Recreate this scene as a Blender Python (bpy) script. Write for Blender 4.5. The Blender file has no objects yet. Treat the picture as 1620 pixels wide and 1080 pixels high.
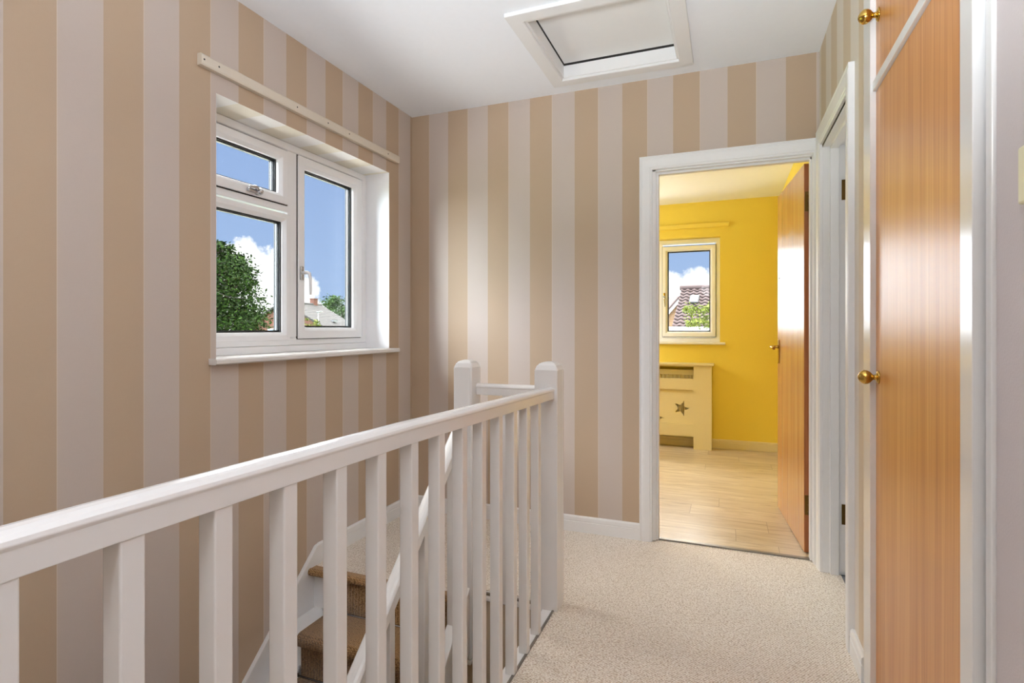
import bpy, bmesh, math, random
from mathutils import Vector, Matrix
random.seed(7)
SC = bpy.context.scene
COL = SC.collection

# ------------------------------------------------------------------ camera
F = 868.0; YAW = math.radians(21.37); EYE = 1.147; HOR = 519.0
cam = bpy.data.cameras.new('camera'); cam.sensor_width = 36.0; cam.lens = 36.0*F/1620.0
cam.shift_y = -(540.0-HOR)/1620.0; cam.clip_start = 0.02; cam.clip_end = 500
camo = bpy.data.objects.new('camera', cam); COL.objects.link(camo)
camo.location = (0, 0, EYE); camo.rotation_euler = (math.radians(90), 0, YAW)
SC.camera = camo
def ray(u, v):
    a = (u-810)/F; b = (HOR-v)/F
    return Vector((-math.sin(YAW)+a*math.cos(YAW), math.cos(YAW)+a*math.sin(YAW), b))
def P(u, v, t): return Vector((0, 0, EYE)) + ray(u, v)*t      # a far point, seen in a direction at a distance
def at(lat, dep, z):                                            # metres to the right / ahead of the camera
    return Vector((-dep*math.sin(YAW)+lat*math.cos(YAW), dep*math.cos(YAW)+lat*math.sin(YAW), z))

# ------------------------------------------------------------------ view + light
SC.view_settings.view_transform = 'Standard'; SC.view_settings.look = 'None'
SC.view_settings.exposure = 0.0; SC.view_settings.gamma = 1.0
SC.view_settings.use_curve_mapping = False
SC.cycles.max_bounces = 10; SC.cycles.diffuse_bounces = 6; SC.cycles.glossy_bounces = 4
SC.cycles.transparent_max_bounces = 16; SC.cycles.sample_clamp_indirect = 6.0
SC.cycles.use_denoising = True; SC.cycles.caustics_reflective = False; SC.cycles.caustics_refractive = False

HIGH = 20      # unseen bright cloud overhead, added to light the rooms
def build_world():
    w = bpy.data.worlds.new('sky'); SC.world = w; w.use_nodes = True
    nt = w.node_tree; nt.nodes.clear(); N = nt.nodes.new; L = nt.links.new
    def math_(op, a, b=None, c=None, clamp=False):
        n = N('ShaderNodeMath'); n.operation = op; n.use_clamp = clamp
        for i, v in enumerate((a, b, c)):
            if v is None: continue
            if isinstance(v, (int, float)): n.inputs[i].default_value = v
            else: L(v, n.inputs[i])
        return n.outputs[0]
    tc = N('ShaderNodeTexCoord'); vec = tc.outputs['Generated']
    nz = N('ShaderNodeTexNoise'); nz.inputs['Scale'].default_value = 26; nz.inputs['Detail'].default_value = 7; nz.inputs['Roughness'].default_value = .62
    L(vec, nz.inputs['Vector'])
    wob = math_('MULTIPLY_ADD', nz.outputs['Fac'], .085, -.0425)
    sep = N('ShaderNodeSeparateXYZ'); L(vec, sep.inputs[0]); el = sep.outputs['Z']
    mask = None
    blobs = [(385, 470, .075), (418, 436, .046), (428, 420, .028), (400, 408, .026), (440, 470, .060), (480, 480, .028), (486, 458, .020), (500, 503, .030),
             (525, 512, .028), (552, 500, .030), (600, 515, .05), (1068, 462, .036), (1092, 458, .036), (1118, 460, .034), (1090, 490, .06), (1060, 500, .06), (1140, 500, .08)]
    for u, v, r in blobs:
        d = ray(u, v).normalized()
        vm = N('ShaderNodeVectorMath'); vm.operation = 'DISTANCE'; L(vec, vm.inputs[0]); vm.inputs[1].default_value = d
        q = math_('SUBTRACT', r, vm.outputs['Value'])
        mask = q if mask is None else math_('MAXIMUM', mask, q)
    # a cloud bank all round the horizon away from the two windows
    n2 = N('ShaderNodeTexNoise'); n2.inputs['Scale'].default_value = 3.1; n2.inputs['Detail'].default_value = 5; L(vec, n2.inputs['Vector'])
    bank = math_('SUBTRACT', math_('MULTIPLY', n2.outputs['Fac'], .10), math_('ABSOLUTE', el))
    mask = math_('MAXIMUM', mask, math_('SUBTRACT', bank, .025))
    mask = math_('ADD', mask, wob)
    mask = math_('MULTIPLY_ADD', mask, 90, .5, clamp=True)
    grad = N('ShaderNodeValToRGB'); L(el, grad.inputs[0])
    grad.color_ramp.elements[0].color = (.43, .60, .90, 1); grad.color_ramp.elements[0].position = 0
    grad.color_ramp.elements[1].color = (.335, .49, .83, 1); grad.color_ramp.elements[1].position = .32
    blue = N('ShaderNodeBackground'); L(grad.outputs[0], blue.inputs[0]); blue.inputs[1].default_value = 1.0
    white = N('ShaderNodeBackground'); white.inputs[0].default_value = (1, 1, 1, 1); white.inputs[1].default_value = 1.35
    mx = N('ShaderNodeMixShader'); L(mask, mx.inputs[0]); L(blue.outputs[0], mx.inputs[1]); L(white.outputs[0], mx.inputs[2])
    hi = N('ShaderNodeBackground'); hi.inputs[0].default_value = (1, .985, .96, 1); hi.inputs[1].default_value = HIGH
    up = N('ShaderNodeMapRange'); up.interpolation_type = 'SMOOTHSTEP'; L(el, up.inputs[0])
    up.inputs[1].default_value = .34; up.inputs[2].default_value = .5
    mx2 = N('ShaderNodeMixShader'); L(up.outputs[0], mx2.inputs[0]); L(mx.outputs[0], mx2.inputs[1]); L(hi.outputs[0], mx2.inputs[2])
    out = N('ShaderNodeOutputWorld'); L(mx2.outputs[0], out.inputs[0])
    w.cycles.sampling_method = 'MANUAL'; w.cycles.sample_map_resolution = 512
build_world()

def sun(name, direction, strength, angle, color=(1, 1, 1)):
    l = bpy.data.lights.new(name, 'SUN'); l.energy = strength; l.angle = math.radians(angle); l.color = color
    o = bpy.data.objects.new(name, l); COL.objects.link(o)
    o.rotation_euler = Vector(direction).to_track_quat('-Z', 'Y').to_euler(); return o
sun('sun', (1.0, 1.4, -.42), 12.5, 46, (.80, .90, 1))
sun('bright_sky_west', (.68, -.73, -.26), 2.2, 26, (.97, .99, 1))
sun('bright_sky_north', (.22, -1, -.14), .55, 20, (.97, .99, 1))
def area(name, loc, direction, sx, sy, power, color=(1, 1, 1), portal=False):
    l = bpy.data.lights.new(name, 'AREA'); l.shape = 'RECTANGLE'; l.size = sx; l.size_y = sy; l.energy = power; l.color = color
    l.cycles.is_portal = portal
    o = bpy.data.objects.new(name, l); COL.objects.link(o); o.location = loc
    o.rotation_euler = Vector(direction).to_track_quat('-Z', 'Z').to_euler(); return o
area('daylight_portal', (-2.17, 2.17, 1.55), (1, 0, 0), 1.25, 1.05, 1, portal=True)
area('daylight_portal', (-.8, 5.86, 1.52), (0, -1, 0), 1.6, 1.1, 1, portal=True)
area('bedroom_fill', (-1.95, 4.85, 1.55), (1, -.35, .2), .68, 1.0, 15, (.97, .99, 1))      # unseen side opening and lamp, added to light the bedroom
area('side_room_daylight', (1.85, 2.6, 1.5), (-1, 0, 0), .8, 1.2, 8, (.92, .96, 1))      # the window of the side room
fl_ = area('ceiling_fill', (-.2, -.3, 1.25), (.02, .55, 1), .5, .5, 60, (.82, .915, 1)); fl_.data.spread = math.radians(110)      # unseen upturned lamp, added to brighten the ceiling
pl = bpy.data.lights.new('rear_fill_lamp', 'POINT'); pl.energy = 15; pl.shadow_soft_size = .14; pl.color = (.98, .98, 1)  # unseen lamp added behind the camera as fill
plo = bpy.data.objects.new('rear_fill_lamp', pl); COL.objects.link(plo); plo.location = (-.35, -.55, 1.95)

# ------------------------------------------------------------------ materials
def C(r, g, b):
    f = lambda x: (x/255/12.92) if x/255 <= .04045 else ((x/255+.055)/1.055)**2.4
    return (f(r), f(g), f(b), 1)
class NT:
    def __init__(s, name):
        s.m = bpy.data.materials.new(name); s.m.use_nodes = True; s.nt = s.m.node_tree; s.nt.nodes.clear()
        s.out = s.n('ShaderNodeOutputMaterial'); s.p = s.n('ShaderNodeBsdfPrincipled'); s.l(s.p.outputs[0], s.out.inputs[0])
        s.tc = s.n('ShaderNodeTexCoord')
    def n(s, t): return s.nt.nodes.new(t)
    def l(s, a, b): s.nt.links.new(a, b)
    def set(s, **k):
        for a, v in k.items(): s.p.inputs[a.replace('_', ' ')].default_value = v
        return s
    def math(s, op, a, b=None, c=None, clamp=False):
        n = s.n('ShaderNodeMath'); n.operation = op; n.use_clamp = clamp
        for i, v in enumerate((a, b, c)):
            if v is None: continue
            if isinstance(v, (int, float)): n.inputs[i].default_value = v
            else: s.l(v, n.inputs[i])
        return n.outputs[0]
    def sep(s, vec=None):
        n = s.n('ShaderNodeSeparateXYZ'); s.l(vec or s.tc.outputs['Object'], n.inputs[0]); return n.outputs
    def comb(s, x, y, z):
        n = s.n('ShaderNodeCombineXYZ')
        for i, v in enumerate((x, y, z)):
            if isinstance(v, (int, float)): n.inputs[i].default_value = v
            else: s.l(v, n.inputs[i])
        return n.outputs[0]
    def map(s, scale=(1, 1, 1), rot=(0, 0, 0), vec=None):
        n = s.n('ShaderNodeMapping'); s.l(vec or s.tc.outputs['Object'], n.inputs[0]); n.inputs['Scale'].default_value = scale; n.inputs['Rotation'].default_value = rot
        return n.outputs[0]
    def noise(s, scale=5, detail=3, rough=.5, vec=None, dist=0):
        n = s.n('ShaderNodeTexNoise'); s.l(vec or s.tc.outputs['Object'], n.inputs['Vector']); n.inputs['Scale'].default_value = scale
        n.inputs['Detail'].default_value = detail; n.inputs['Roughness'].default_value = rough; n.inputs['Distortion'].default_value = dist
        return n.outputs['Fac']
    def mix(s, f, a, b, mode='MIX'):
        n = s.n('ShaderNodeMix'); n.data_type = 'RGBA'; n.blend_type = mode
        if isinstance(f, (int, float)): n.inputs[0].default_value = f
        else: s.l(f, n.inputs[0])
        for i, v in ((6, a), (7, b)):
            if isinstance(v, tuple): n.inputs[i].default_value = v
            else: s.l(v, n.inputs[i])
        return n.outputs[2]
    def ramp(s, f, stops):
        n = s.n('ShaderNodeValToRGB'); s.l(f, n.inputs[0]); e = n.color_ramp.elements
        while len(e) < len(stops): e.new(.5)
        for i, (p, c) in enumerate(stops): e[i].position = p; e[i].color = c
        return n.outputs[0]
    def bump(s, h, strength=.2, dist=.002):
        n = s.n('ShaderNodeBump'); s.l(h, n.inputs['Height']); n.inputs['Strength'].default_value = strength; n.inputs['Distance'].default_value = dist
        s.l(n.outputs[0], s.p.inputs['Normal']); return n
    def col(s, c):
        if isinstance(c, tuple): s.p.inputs['Base Color'].default_value = c
        else: s.l(c, s.p.inputs['Base Color'])
        return s

def paint(name, c, rough=.35, bump=.05, sc=60, spec=.5, coat=0):
    t = NT(name); n = t.noise(sc, 3); t.col(t.mix(n, c, tuple(x*.97 for x in c[:3])+(1,))).set(Roughness=rough, Specular_IOR_Level=spec, Coat_Weight=coat)
    if bump: t.bump(n, bump, .001)
    return t.m
def wallpaper(name, axis, origin, period, ca, cb, edge=.006):
    t = NT(name); v = t.sep()[axis]
    q = t.math('FRACT', t.math('DIVIDE', t.math('SUBTRACT', v, origin), period))
    st = t.math('LESS_THAN', q, .5)
    # thin pale line along each stripe's border
    e1 = t.math('LESS_THAN', t.math('ABSOLUTE', t.math('SUBTRACT', q, .5)), edge)
    wv = t.noise(1, 2, vec=t.map((700, 700, 90))); wv2 = t.noise(1, 2, vec=t.map((60, 60, 600)))
    n = t.math('MULTIPLY', t.math('ADD', wv, wv2), .5)
    base = t.mix(st, cb, ca)
    base = t.mix(t.math('MULTIPLY', e1, .25), base, C(236, 226, 210))
    tone = t.noise(1.6, 3)
    base = t.mix(t.math('MULTIPLY', n, .10), base, C(120, 100, 80))
    base = t.mix(t.math('MULTIPLY', tone, .05), base, C(190, 150, 110))
    t.col(base).set(Roughness=.62, Specular_IOR_Level=.3); t.bump(n, .12, .001); return t.m
BE = C(182, 160, 136); LI = C(194, 181, 171)
M = {}
M['paper_left'] = wallpaper('striped_paper_left', 'Y', .904, .263, BE, LI)
M['paper_back'] = wallpaper('striped_paper_back', 'X', -1.6115, .2693, BE, LI)
M['paper_right'] = wallpaper('striped_paper_right', 'Y', 2.575, .266, C(206, 188, 164), C(220, 211, 200))
M['paper_reveal'] = wallpaper('striped_paper_reveal', 'Y', .904, .263, C(238, 232, 216), C(246, 245, 242))
M['paper_plain'] = paint('plain_textured_paper', C(204, 194, 192), .7, .35, 240, .2)
M['white_wall'] = paint('matt_white_plaster', C(232, 231, 229), .75, .05, 30, .2)
M['white_reveal'] = paint('white_painted_reveal', C(248, 248, 250), .6, .03, 30, .3)
M['ceiling'] = paint('matt_white_ceiling', C(238, 240, 244), .85, .06, 40, .15)
M['gloss'] = paint('white_gloss_paint', C(228, 226, 223), .17, .02, 12, .5)
M['gloss2'] = paint('white_satin_wood', C(232, 231, 230), .36, 0, 50, .45)
M['upvc'] = paint('white_plastic_frame', C(244, 244, 245), .28, 0, 10, .5)
M['batten'] = paint('cream_painted_batten', C(214, 203, 186), .45, .1, 50, .4)
M['yellow'] = paint('yellow_wall_paint', C(235, 210, 88), .6, .08, 60, .3)
M['yellow_trim'] = paint('yellow_painted_batten', C(237, 212, 92), .45, .05, 60, .4)
M['cover'] = paint('cream_board', C(222, 208, 162), .45, .03, 60, .35)
M['radiator'] = paint('radiator_enamel', C(226, 214, 170), .4, 0, 20, .4)
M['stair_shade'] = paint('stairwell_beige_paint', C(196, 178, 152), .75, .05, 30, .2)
M['switch'] = paint('cream_plastic', C(232, 226, 192), .3, 0, 20, .5)
def plain(name, c, rough=.5, metal=0, spec=.5):
    t = NT(name); n = t.noise(40, 2); t.col(t.mix(n, c, tuple(x*.9 for x in c[:3])+(1,))).set(Roughness=rough, Metallic=metal, Specular_IOR_Level=spec); return t.m
M['gasket'] = plain('black_rubber', C(12, 12, 13), .5)
M['spacer'] = plain('aluminium_spacer', C(170, 170, 172), .35, .6)
M['dark'] = plain('dark_gap', C(40, 36, 32), .8)
M['chrome'] = plain('satin_chrome', C(200, 200, 202), .22, 1)
M['brass'] = plain('polished_brass', C(196, 158, 78), .16, 1)
M['old_brass'] = plain('aged_brass', C(110, 84, 44), .35, 1)
M['edge_metal'] = plain('grey_metal_strip', C(140, 134, 126), .35, .8)
M['grey_tile'] = plain('grey_vinyl', C(110, 112, 116), .5)

def wood(name, dark, mid, light, axis_scale, rough, coat=0, fine=1.0):
    t = NT(name)
    s1 = t.noise(1, 5, .6, t.map(axis_scale)); s2 = t.noise(1, 3, .6, t.map(tuple(x*6*fine if x > 3 else x*2 for x in axis_scale)))
    s3 = t.noise(1, 3, .5, t.map(tuple(x*.22 for x in axis_scale)))
    f = t.math('ADD', t.math('MULTIPLY', s1, .45), t.math('MULTIPLY', s2, .35)); f = t.math('ADD', f, t.math('MULTIPLY', s3, .2))
    t.col(t.ramp(f, [(.34, dark), (.5, mid), (.66, light)])).set(Roughness=rough, Coat_Weight=coat, Coat_Roughness=.22)
    t.bump(s2, .06, .001); return t.m
M['oak_veneer'] = wood('oak_veneer', C(172, 106, 48), C(198, 134, 70), C(220, 164, 100), (62, 62, 1.0), .36, .22)
M['door_veneer'] = wood('sapele_door_veneer', C(166, 108, 54), C(194, 136, 76), C(214, 160, 98), (34, 34, .8), .27, .45)
M['door_edge'] = wood('reddish_hardwood_lipping', C(128, 70, 32), C(158, 92, 44), C(182, 114, 60), (30, 30, .9), .4, .1)

def laminate():
    t = NT('oak_laminate_boards'); X, Y, Z = t.sep()
    row = t.math('FLOOR', t.math('DIVIDE', t.math('ADD', Y, 50.02), .19))
    rnd = t.n('ShaderNodeTexWhiteNoise'); rnd.noise_dimensions = '1D'; t.l(row, rnd.inputs['W'])
    xs = t.math('DIVIDE', t.math('ADD', t.math('ADD', X, 50), t.math('MULTIPLY', rnd.outputs['Value'], 1.2)), 1.2)
    cell = t.math('FLOOR', xs)
    r2 = t.n('ShaderNodeTexWhiteNoise'); r2.noise_dimensions = '2D'; t.l(t.comb(row, cell, 0), r2.inputs['Vector'])
    fy = t.math('FRACT', t.math('DIVIDE', t.math('ADD', Y, 50.02), .19)); fx = t.math('FRACT', xs)
    gy = t.math('LESS_THAN', t.math('MINIMUM', fy, t.math('SUBTRACT', 1, fy)), .010)
    gx = t.math('LESS_THAN', t.math('MINIMUM', fx, t.math('SUBTRACT', 1, fx)), .0013)
    gap = t.math('MAXIMUM', gx, gy)
    off = t.math('MULTIPLY', r2.outputs['Value'], 31)
    gv = t.comb(t.math('MULTIPLY', t.math('ADD', X, off), 2.2), t.math('MULTIPLY', Y, 15), off)
    g = t.noise(1, 5, .62, gv, 1.6); g2 = t.noise(1, 3, .6, t.comb(t.math('MULTIPLY', X, 5), t.math('MULTIPLY', Y, 150), off))
    c = t.ramp(g, [(.26, C(134, 112, 84)), (.42, C(188, 170, 142)), (.68, C(216, 203, 178))])
    c = t.mix(t.math('MULTIPLY', r2.outputs['Value'], .35), c, C(172, 152, 120)); c = t.mix(t.math('MULTIPLY', g2, .25), c, C(146, 124, 94))
    c = t.mix(t.math('MULTIPLY', gap, .55), c, C(90, 66, 40))
    t.col(c).set(Roughness=.30, Specular_IOR_Level=.6); t.bump(t.math('SUBTRACT', 1, gap), .25, .001); return t.m
M['laminate'] = laminate()
def carpet(name, lo, mid, hi, sc=1.0):
    t = NT(name)
    vo = t.n('ShaderNodeTexVoronoi'); vo.feature = 'F1'; vo.inputs['Scale'].default_value = 1; vo.inputs['Randomness'].default_value = .38
    t.l(t.map((132*sc, 165*sc, 132*sc), (0, 0, math.radians(28))), vo.inputs['Vector'])
    h = t.math('SUBTRACT', 1, t.math('MULTIPLY', vo.outputs['Distance'], 1.25))
    h = t.math('ADD', t.math('MULTIPLY', h, .85), t.math('MULTIPLY', t.noise(160, 2), .25))
    c = t.ramp(h, [(.25, lo), (.5, mid), (.8, hi)])
    c = t.mix(t.math('MULTIPLY', t.noise(5, 4), .12), c, lo)
    t.col(c).set(Roughness=.95, Specular_IOR_Level=.1, Sheen_Weight=.15)
    t.bump(h, .9, .004); return t.m
M['carpet'] = carpet('beige_loop_carpet', C(176, 156, 134), C(232, 221, 206), C(252, 246, 238))
M['runner'] = carpet('shaded_loop_stair_carpet', C(104, 74, 42), C(158, 120, 78), C(184, 148, 104), 1.0)  # browner copy of the loop carpet, stair shade painted into the colour
def glass():
    m = bpy.data.materials.new('window_glass'); m.use_nodes = True; nt = m.node_tree; nt.nodes.clear()
    o = nt.nodes.new('ShaderNodeOutputMaterial'); tr = nt.nodes.new('ShaderNodeBsdfTransparent'); gl = nt.nodes.new('ShaderNodeBsdfGlossy')
    gl.inputs['Roughness'].default_value = .0; tr.inputs[0].default_value = (.985, .99, .99, 1)
    fr = nt.nodes.new('ShaderNodeFresnel'); fr.inputs[0].default_value = 1.13; mx = nt.nodes.new('ShaderNodeMixShader')
    nt.links.new(fr.outputs[0], mx.inputs[0]); nt.links.new(tr.outputs[0], mx.inputs[1]); nt.links.new(gl.outputs[0], mx.inputs[2]); nt.links.new(mx.outputs[0], o.inputs[0])
    return m
M['glass'] = glass()
def brick(name, a, b, mortar, horiz):
    t = NT(name); s = t.sep(); n = t.n('ShaderNodeTexBrick'); t.l(t.comb(horiz(t, s), s[2], 0), n.inputs['Vector'])
    n.inputs['Color1'].default_value = a; n.inputs['Color2'].default_value = b; n.inputs['Mortar'].default_value = mortar
    n.inputs['Scale'].default_value = 1; n.inputs['Brick Width'].default_value = .225; n.inputs['Row Height'].default_value = .075; n.inputs['Mortar Size'].default_value = .008
    c = t.mix(t.math('MULTIPLY', t.noise(2.5, 3), .4), n.outputs[0], tuple(x*.6 for x in a[:3])+(1,))
    t.col(c).set(Roughness=.9); return t.m
hz = lambda t, s: t.math('ADD', s[0], s[1])
M['red_brick'] = brick('red_brick', C(84, 42, 30), C(68, 34, 25), C(74, 62, 54), hz)
M['buff_brick'] = brick('buff_brick', C(112, 88, 62), C(98, 74, 50), C(108, 98, 84), hz)
def rooftile(name, a, b, sx, sz):
    t = NT(name); t1 = t.noise(3, 4, .6); t2 = t.noise(30, 2)
    t.col(t.mix(t2, t.mix(t1, a, b), tuple(x*.75 for x in a[:3])+(1,))).set(Roughness=.85); return t.m
M['slate'] = rooftile('grey_brown_roof_tiles', C(24, 22, 21), C(14, 13, 13), 1, 1)
M['pantile'] = rooftile('brown_pantiles', C(58, 42, 42), C(38, 29, 30), 1, 1)
def leaf(name, a, b, c):
    t = NT(name); f = t.noise(9, 3, .7); t.col(t.ramp(f, [(.3, a), (.5, b), (.72, c)])).set(Roughness=.75, Specular_IOR_Level=.08)
    return t.m
M['leaf_dark'] = leaf('dark_green_leaves', C(6, 15, 3), C(17, 34, 7), C(48, 72, 18))
M['leaf_mid'] = leaf('mid_green_leaves', C(16, 32, 10), C(34, 56, 22), C(64, 86, 38))
M['leaf_lime'] = leaf('lime_green_leaves', C(44, 54, 18), C(74, 84, 36), C(112, 118, 64))
M['bark'] = wood('bark', C(28, 22, 17), C(44, 35, 27), C(60, 48, 38), (8, 8, 2), .9)
M['grass'] = leaf('lawn', C(70, 96, 44), C(88, 112, 54), C(110, 130, 70))
M['reflector'] = paint('pale_ground_reflector', C(206, 206, 204), .9, .1, 4, .1)  # unseen pale ground, added outside to bounce light up to the ceiling
M['ext_white'] = paint('exterior_white_paint', C(130, 132, 136), .5, 0)
M['ext_glass'] = plain('reflective_window_glass', C(150, 175, 200), .1, 0, .8)
M['galv'] = plain('pale_grey_steel', C(100, 103, 108), .5, .1)

# ------------------------------------------------------------------ mesh builder
class MB:
    def __init__(s): s.v = []; s.f = []; s.mi = []; s.sm = []
    def add(s, vs, fs, mi=0, smooth=False):
        o = len(s.v); s.v += [Vector(q) for q in vs]
        for f in fs: s.f.append([o+i for i in f]); s.mi.append(mi); s.sm.append(smooth)
        return s
    def box(s, x0, x1, y0, y1, z0, z1, mi=0):
        x0, x1 = sorted((x0, x1)); y0, y1 = sorted((y0, y1)); z0, z1 = sorted((z0, z1))
        vs = [(x, y, z) for x in (x0, x1) for y in (y0, y1) for z in (z0, z1)]
        mis = mi if isinstance(mi, (list, tuple)) else [mi]*6   # order -X,+X,-Y,+Y,-Z,+Z
        for f, m in zip(((0, 1, 3, 2), (4, 6, 7, 5), (0, 4, 5, 1), (2, 3, 7, 6), (0, 2, 6, 4), (1, 5, 7, 3)), mis): s.add(vs, [f], m)
        return s
    def prism(s, pts, e0, e1, fn, mi=0, smooth=False):
        """closed outline pts (2-D), swept from e0 to e1; fn(p, e) -> 3-D"""
        n = len(pts); vs = [fn(p, e0) for p in pts]+[fn(p, e1) for p in pts]
        s.add(vs, [[i, (i+1) % n, n+(i+1) % n, n+i] for i in range(n)], mi, smooth)
        s.add(vs, [list(range(n))[::-1], list(range(n, 2*n))], mi); return s
    def ring_sweep(s, rings, mi=0, smooth=True, cap=True):
        n = len(rings[0]); vs = [p for r in rings for p in r]; fs = []
        for k in range(len(rings)-1):
            for i in range(n): fs.append([k*n+i, k*n+(i+1) % n, (k+1)*n+(i+1) % n, (k+1)*n+i])
        s.add(vs, fs, mi, smooth)
        if cap: s.add(rings[0], [list(range(n))[::-1]], mi); s.add(rings[-1], [list(range(n))], mi)
        return s
    def tube(s, path, r, n=12, mi=0, cap=True):
        path = [Vector(p) for p in path]; rr = r if isinstance(r, (list, tuple)) else [r]*len(path); rings = []
        for i, p in enumerate(path):
            d = (path[min(i+1, len(path)-1)]-path[max(i-1, 0)]).normalized()
            a = d.cross(Vector((0, 0, 1)));
            if a.length < .05: a = d.cross(Vector((1, 0, 0)))
            a.normalize(); b = d.cross(a)
            rings.append([p+(a*math.cos(2*math.pi*k/n)+b*math.sin(2*math.pi*k/n))*rr[i] for k in range(n)])
        return s.ring_sweep(rings, mi, True, cap)
    def lathe(s, prof, c, axis, n=24, mi=0):
        """prof = [(distance along axis, radius)]"""
        ax = Vector(axis).normalized(); a = ax.cross(Vector((0, 0, 1)))
        if a.length < .1: a = ax.cross(Vector((1, 0, 0)))
        a.normalize(); b = ax.cross(a); c = Vector(c)
        rings = [[c+ax*h+(a*math.cos(2*math.pi*k/n)+b*math.sin(2*math.pi*k/n))*max(r, .0002) for k in range(n)] for h, r in prof]
        return s.ring_sweep(rings, mi, True, True)
    def xform(s, m):
        s.v = [m @ v for v in s.v]; return s
    def build(s, name, mats, parent=None, bevel=0, seg=2, origin=None, kind=None):
        off = Vector((0, 0, 0))
        if parent is not None:
            p = parent
            while p.parent is not None: p = p.parent
            off = p.location
        elif origin is not None: off = Vector(origin)
        me = bpy.data.meshes.new(name); me.from_pydata([v-off for v in s.v], [], s.f)
        if not isinstance(mats, (list, tuple)): mats = [mats]
        for m in mats: me.materials.append(m)
        for i, poly in enumerate(me.polygons): poly.material_index = s.mi[i]; poly.use_smooth = s.sm[i]
        bm = bmesh.new(); bm.from_mesh(me); bmesh.ops.remove_doubles(bm, verts=bm.verts, dist=1e-5); bmesh.ops.recalc_face_normals(bm, faces=bm.faces); bm.to_mesh(me); bm.free()
        o = bpy.data.objects.new(name, me); COL.objects.link(o)
        if parent is not None: o.parent = parent
        elif origin is not None: o.location = off
        if bevel:
            md = o.modifiers.new('bevel', 'BEVEL'); md.width = bevel; md.segments = seg; md.limit_method = 'ANGLE'; md.angle_limit = math.radians(40)
        if kind: o['kind'] = kind
        return o
def tag(o, label, cat, group=None, kind=None):
    o['label'] = label; o['category'] = cat
    if group: o['group'] = group
    if kind: o['kind'] = kind
    return o
def empty(name, loc, label, cat, group=None, kind=None):
    o = bpy.data.objects.new(name, None); COL.objects.link(o); o.location = loc; o.empty_display_size = .1
    return tag(o, label, cat, group, kind)
def B(*a, **k): return MB().box(*a, **k)

# ------------------------------------------------------------------ setting numbers
XL = -1.871; XR = .42; YB = 3.03; ZC = 2.491; ZR = 2.365
YF = -1.3                              # front wall behind the camera
LY = 2.16                              # landing edge over the stairwell
XB = -.655                             # carpet edge along the balustrade
GZ = -2.62                             # lower hall floor
WZ0, WZ1, WY0, WY1 = 1.028, 2.072, 1.586, 2.775   # left window opening
# bedroom
BX0, BX1, BY0, BY1 = -1.87, .46, 3.13, 5.6

# walls -------------------------------------------------------------
w = MB()
t_ = .29
w.box(XL-t_, XL, YF, WY0, GZ, ZC, 0); w.box(XL-t_, XL, WY1, YB+.1, GZ, ZC, 0)
w.box(XL-t_, XL, WY0, WY1, GZ, WZ0, 0); w.box(XL-t_, XL, WY0, WY1, WZ1, ZC, [0, 0, 0, 0, 1, 0])
w.box(XL-.288, XL-.0005, WY1-.0015, WY1, WZ0, WZ1, 2); w.box(XL-.288, XL-.0005, WY0, WY0+.0015, WZ0, WZ1, 2)
tag(w.build('wall_left', [M['paper_left'], M['paper_reveal'], M['white_reveal']], kind='structure'), 'left landing wall in beige and pale striped wallpaper with a deep window recess', 'wall')
w = MB()
DX0, DX1, DZ = -.372, .405, 2.0
w.box(XL, DX0, YB, YB+.1, 0, ZC, [0, 0, 0, 1, 0, 0]); w.box(DX1, XR+.3, YB, YB+.1, 0, ZC, [0, 0, 0, 1, 0, 0]); w.box(DX0, DX1, YB, YB+.1, DZ, ZC, [0, 0, 0, 1, 0, 0])
w.box(XL, 1.1, YB, YB+.1, GZ, -.2)
tag(w.build('wall_back', [M['paper_back'], M['yellow']], kind='structure'), 'end wall of the landing in vertical beige stripes around the open doorway', 'wall')
# right wall, with door_2 opening and the cupboard recess
w = MB()
D2Y0, D2Y1, D2Z = 2.326, 2.95, 2.0
CY0, CY1 = 1.19, 2.05
w.box(XR, XR+.1, D2Y1, YB, 0, ZC); w.box(XR, XR+.1, D2Y0, D2Y1, D2Z, ZC); w.box(XR, XR+.1, CY1-.03, D2Y0, 0, ZC)
tag(w.build('wall_right', M['paper_right'], kind='structure'), 'short striped right wall between the two doorways and the cupboard', 'wall')
w = MB(); w.box(XR, XR+.1, YF, CY0-.014, 0, ZC)
tag(w.build('wall_right', M['paper_plain'], kind='structure'), 'plain textured papered wall at the right edge beside the cupboard', 'wall')
w = MB(); w.box(XR+.55, XR+.6, CY0-.1, CY1+.1, 0, ZC); w.box(XR+.1, XR+.55, CY0-.06, CY0-.01, 0, ZC); w.box(XR+.1, XR+.55, CY1, CY1+.05, 0, ZC)
tag(w.build('wall_right', M['white_wall'], kind='structure'), 'inner walls of the built-in cupboard', 'wall')
# front wall behind the camera
w = B(XL, XR+.1, YF-.1, YF, GZ, ZC)
tag(w.build('wall_front', M['paper_back'], kind='structure'), 'front wall of the landing behind the camera', 'wall')
# room behind door_2
w = MB(); w.box(1.9, 2.0, 1.9, YB+.1, 0, ZC); w.box(XR+.6, 2.0, 2.1, 2.15, 0, ZC); w.box(XR+.3, 2.0, YB, YB+.1, 0, ZC)
tag(w.build('wall_right', M['white_wall'], kind='structure'), 'pale walls of the room behind the second doorway', 'wall')
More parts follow.
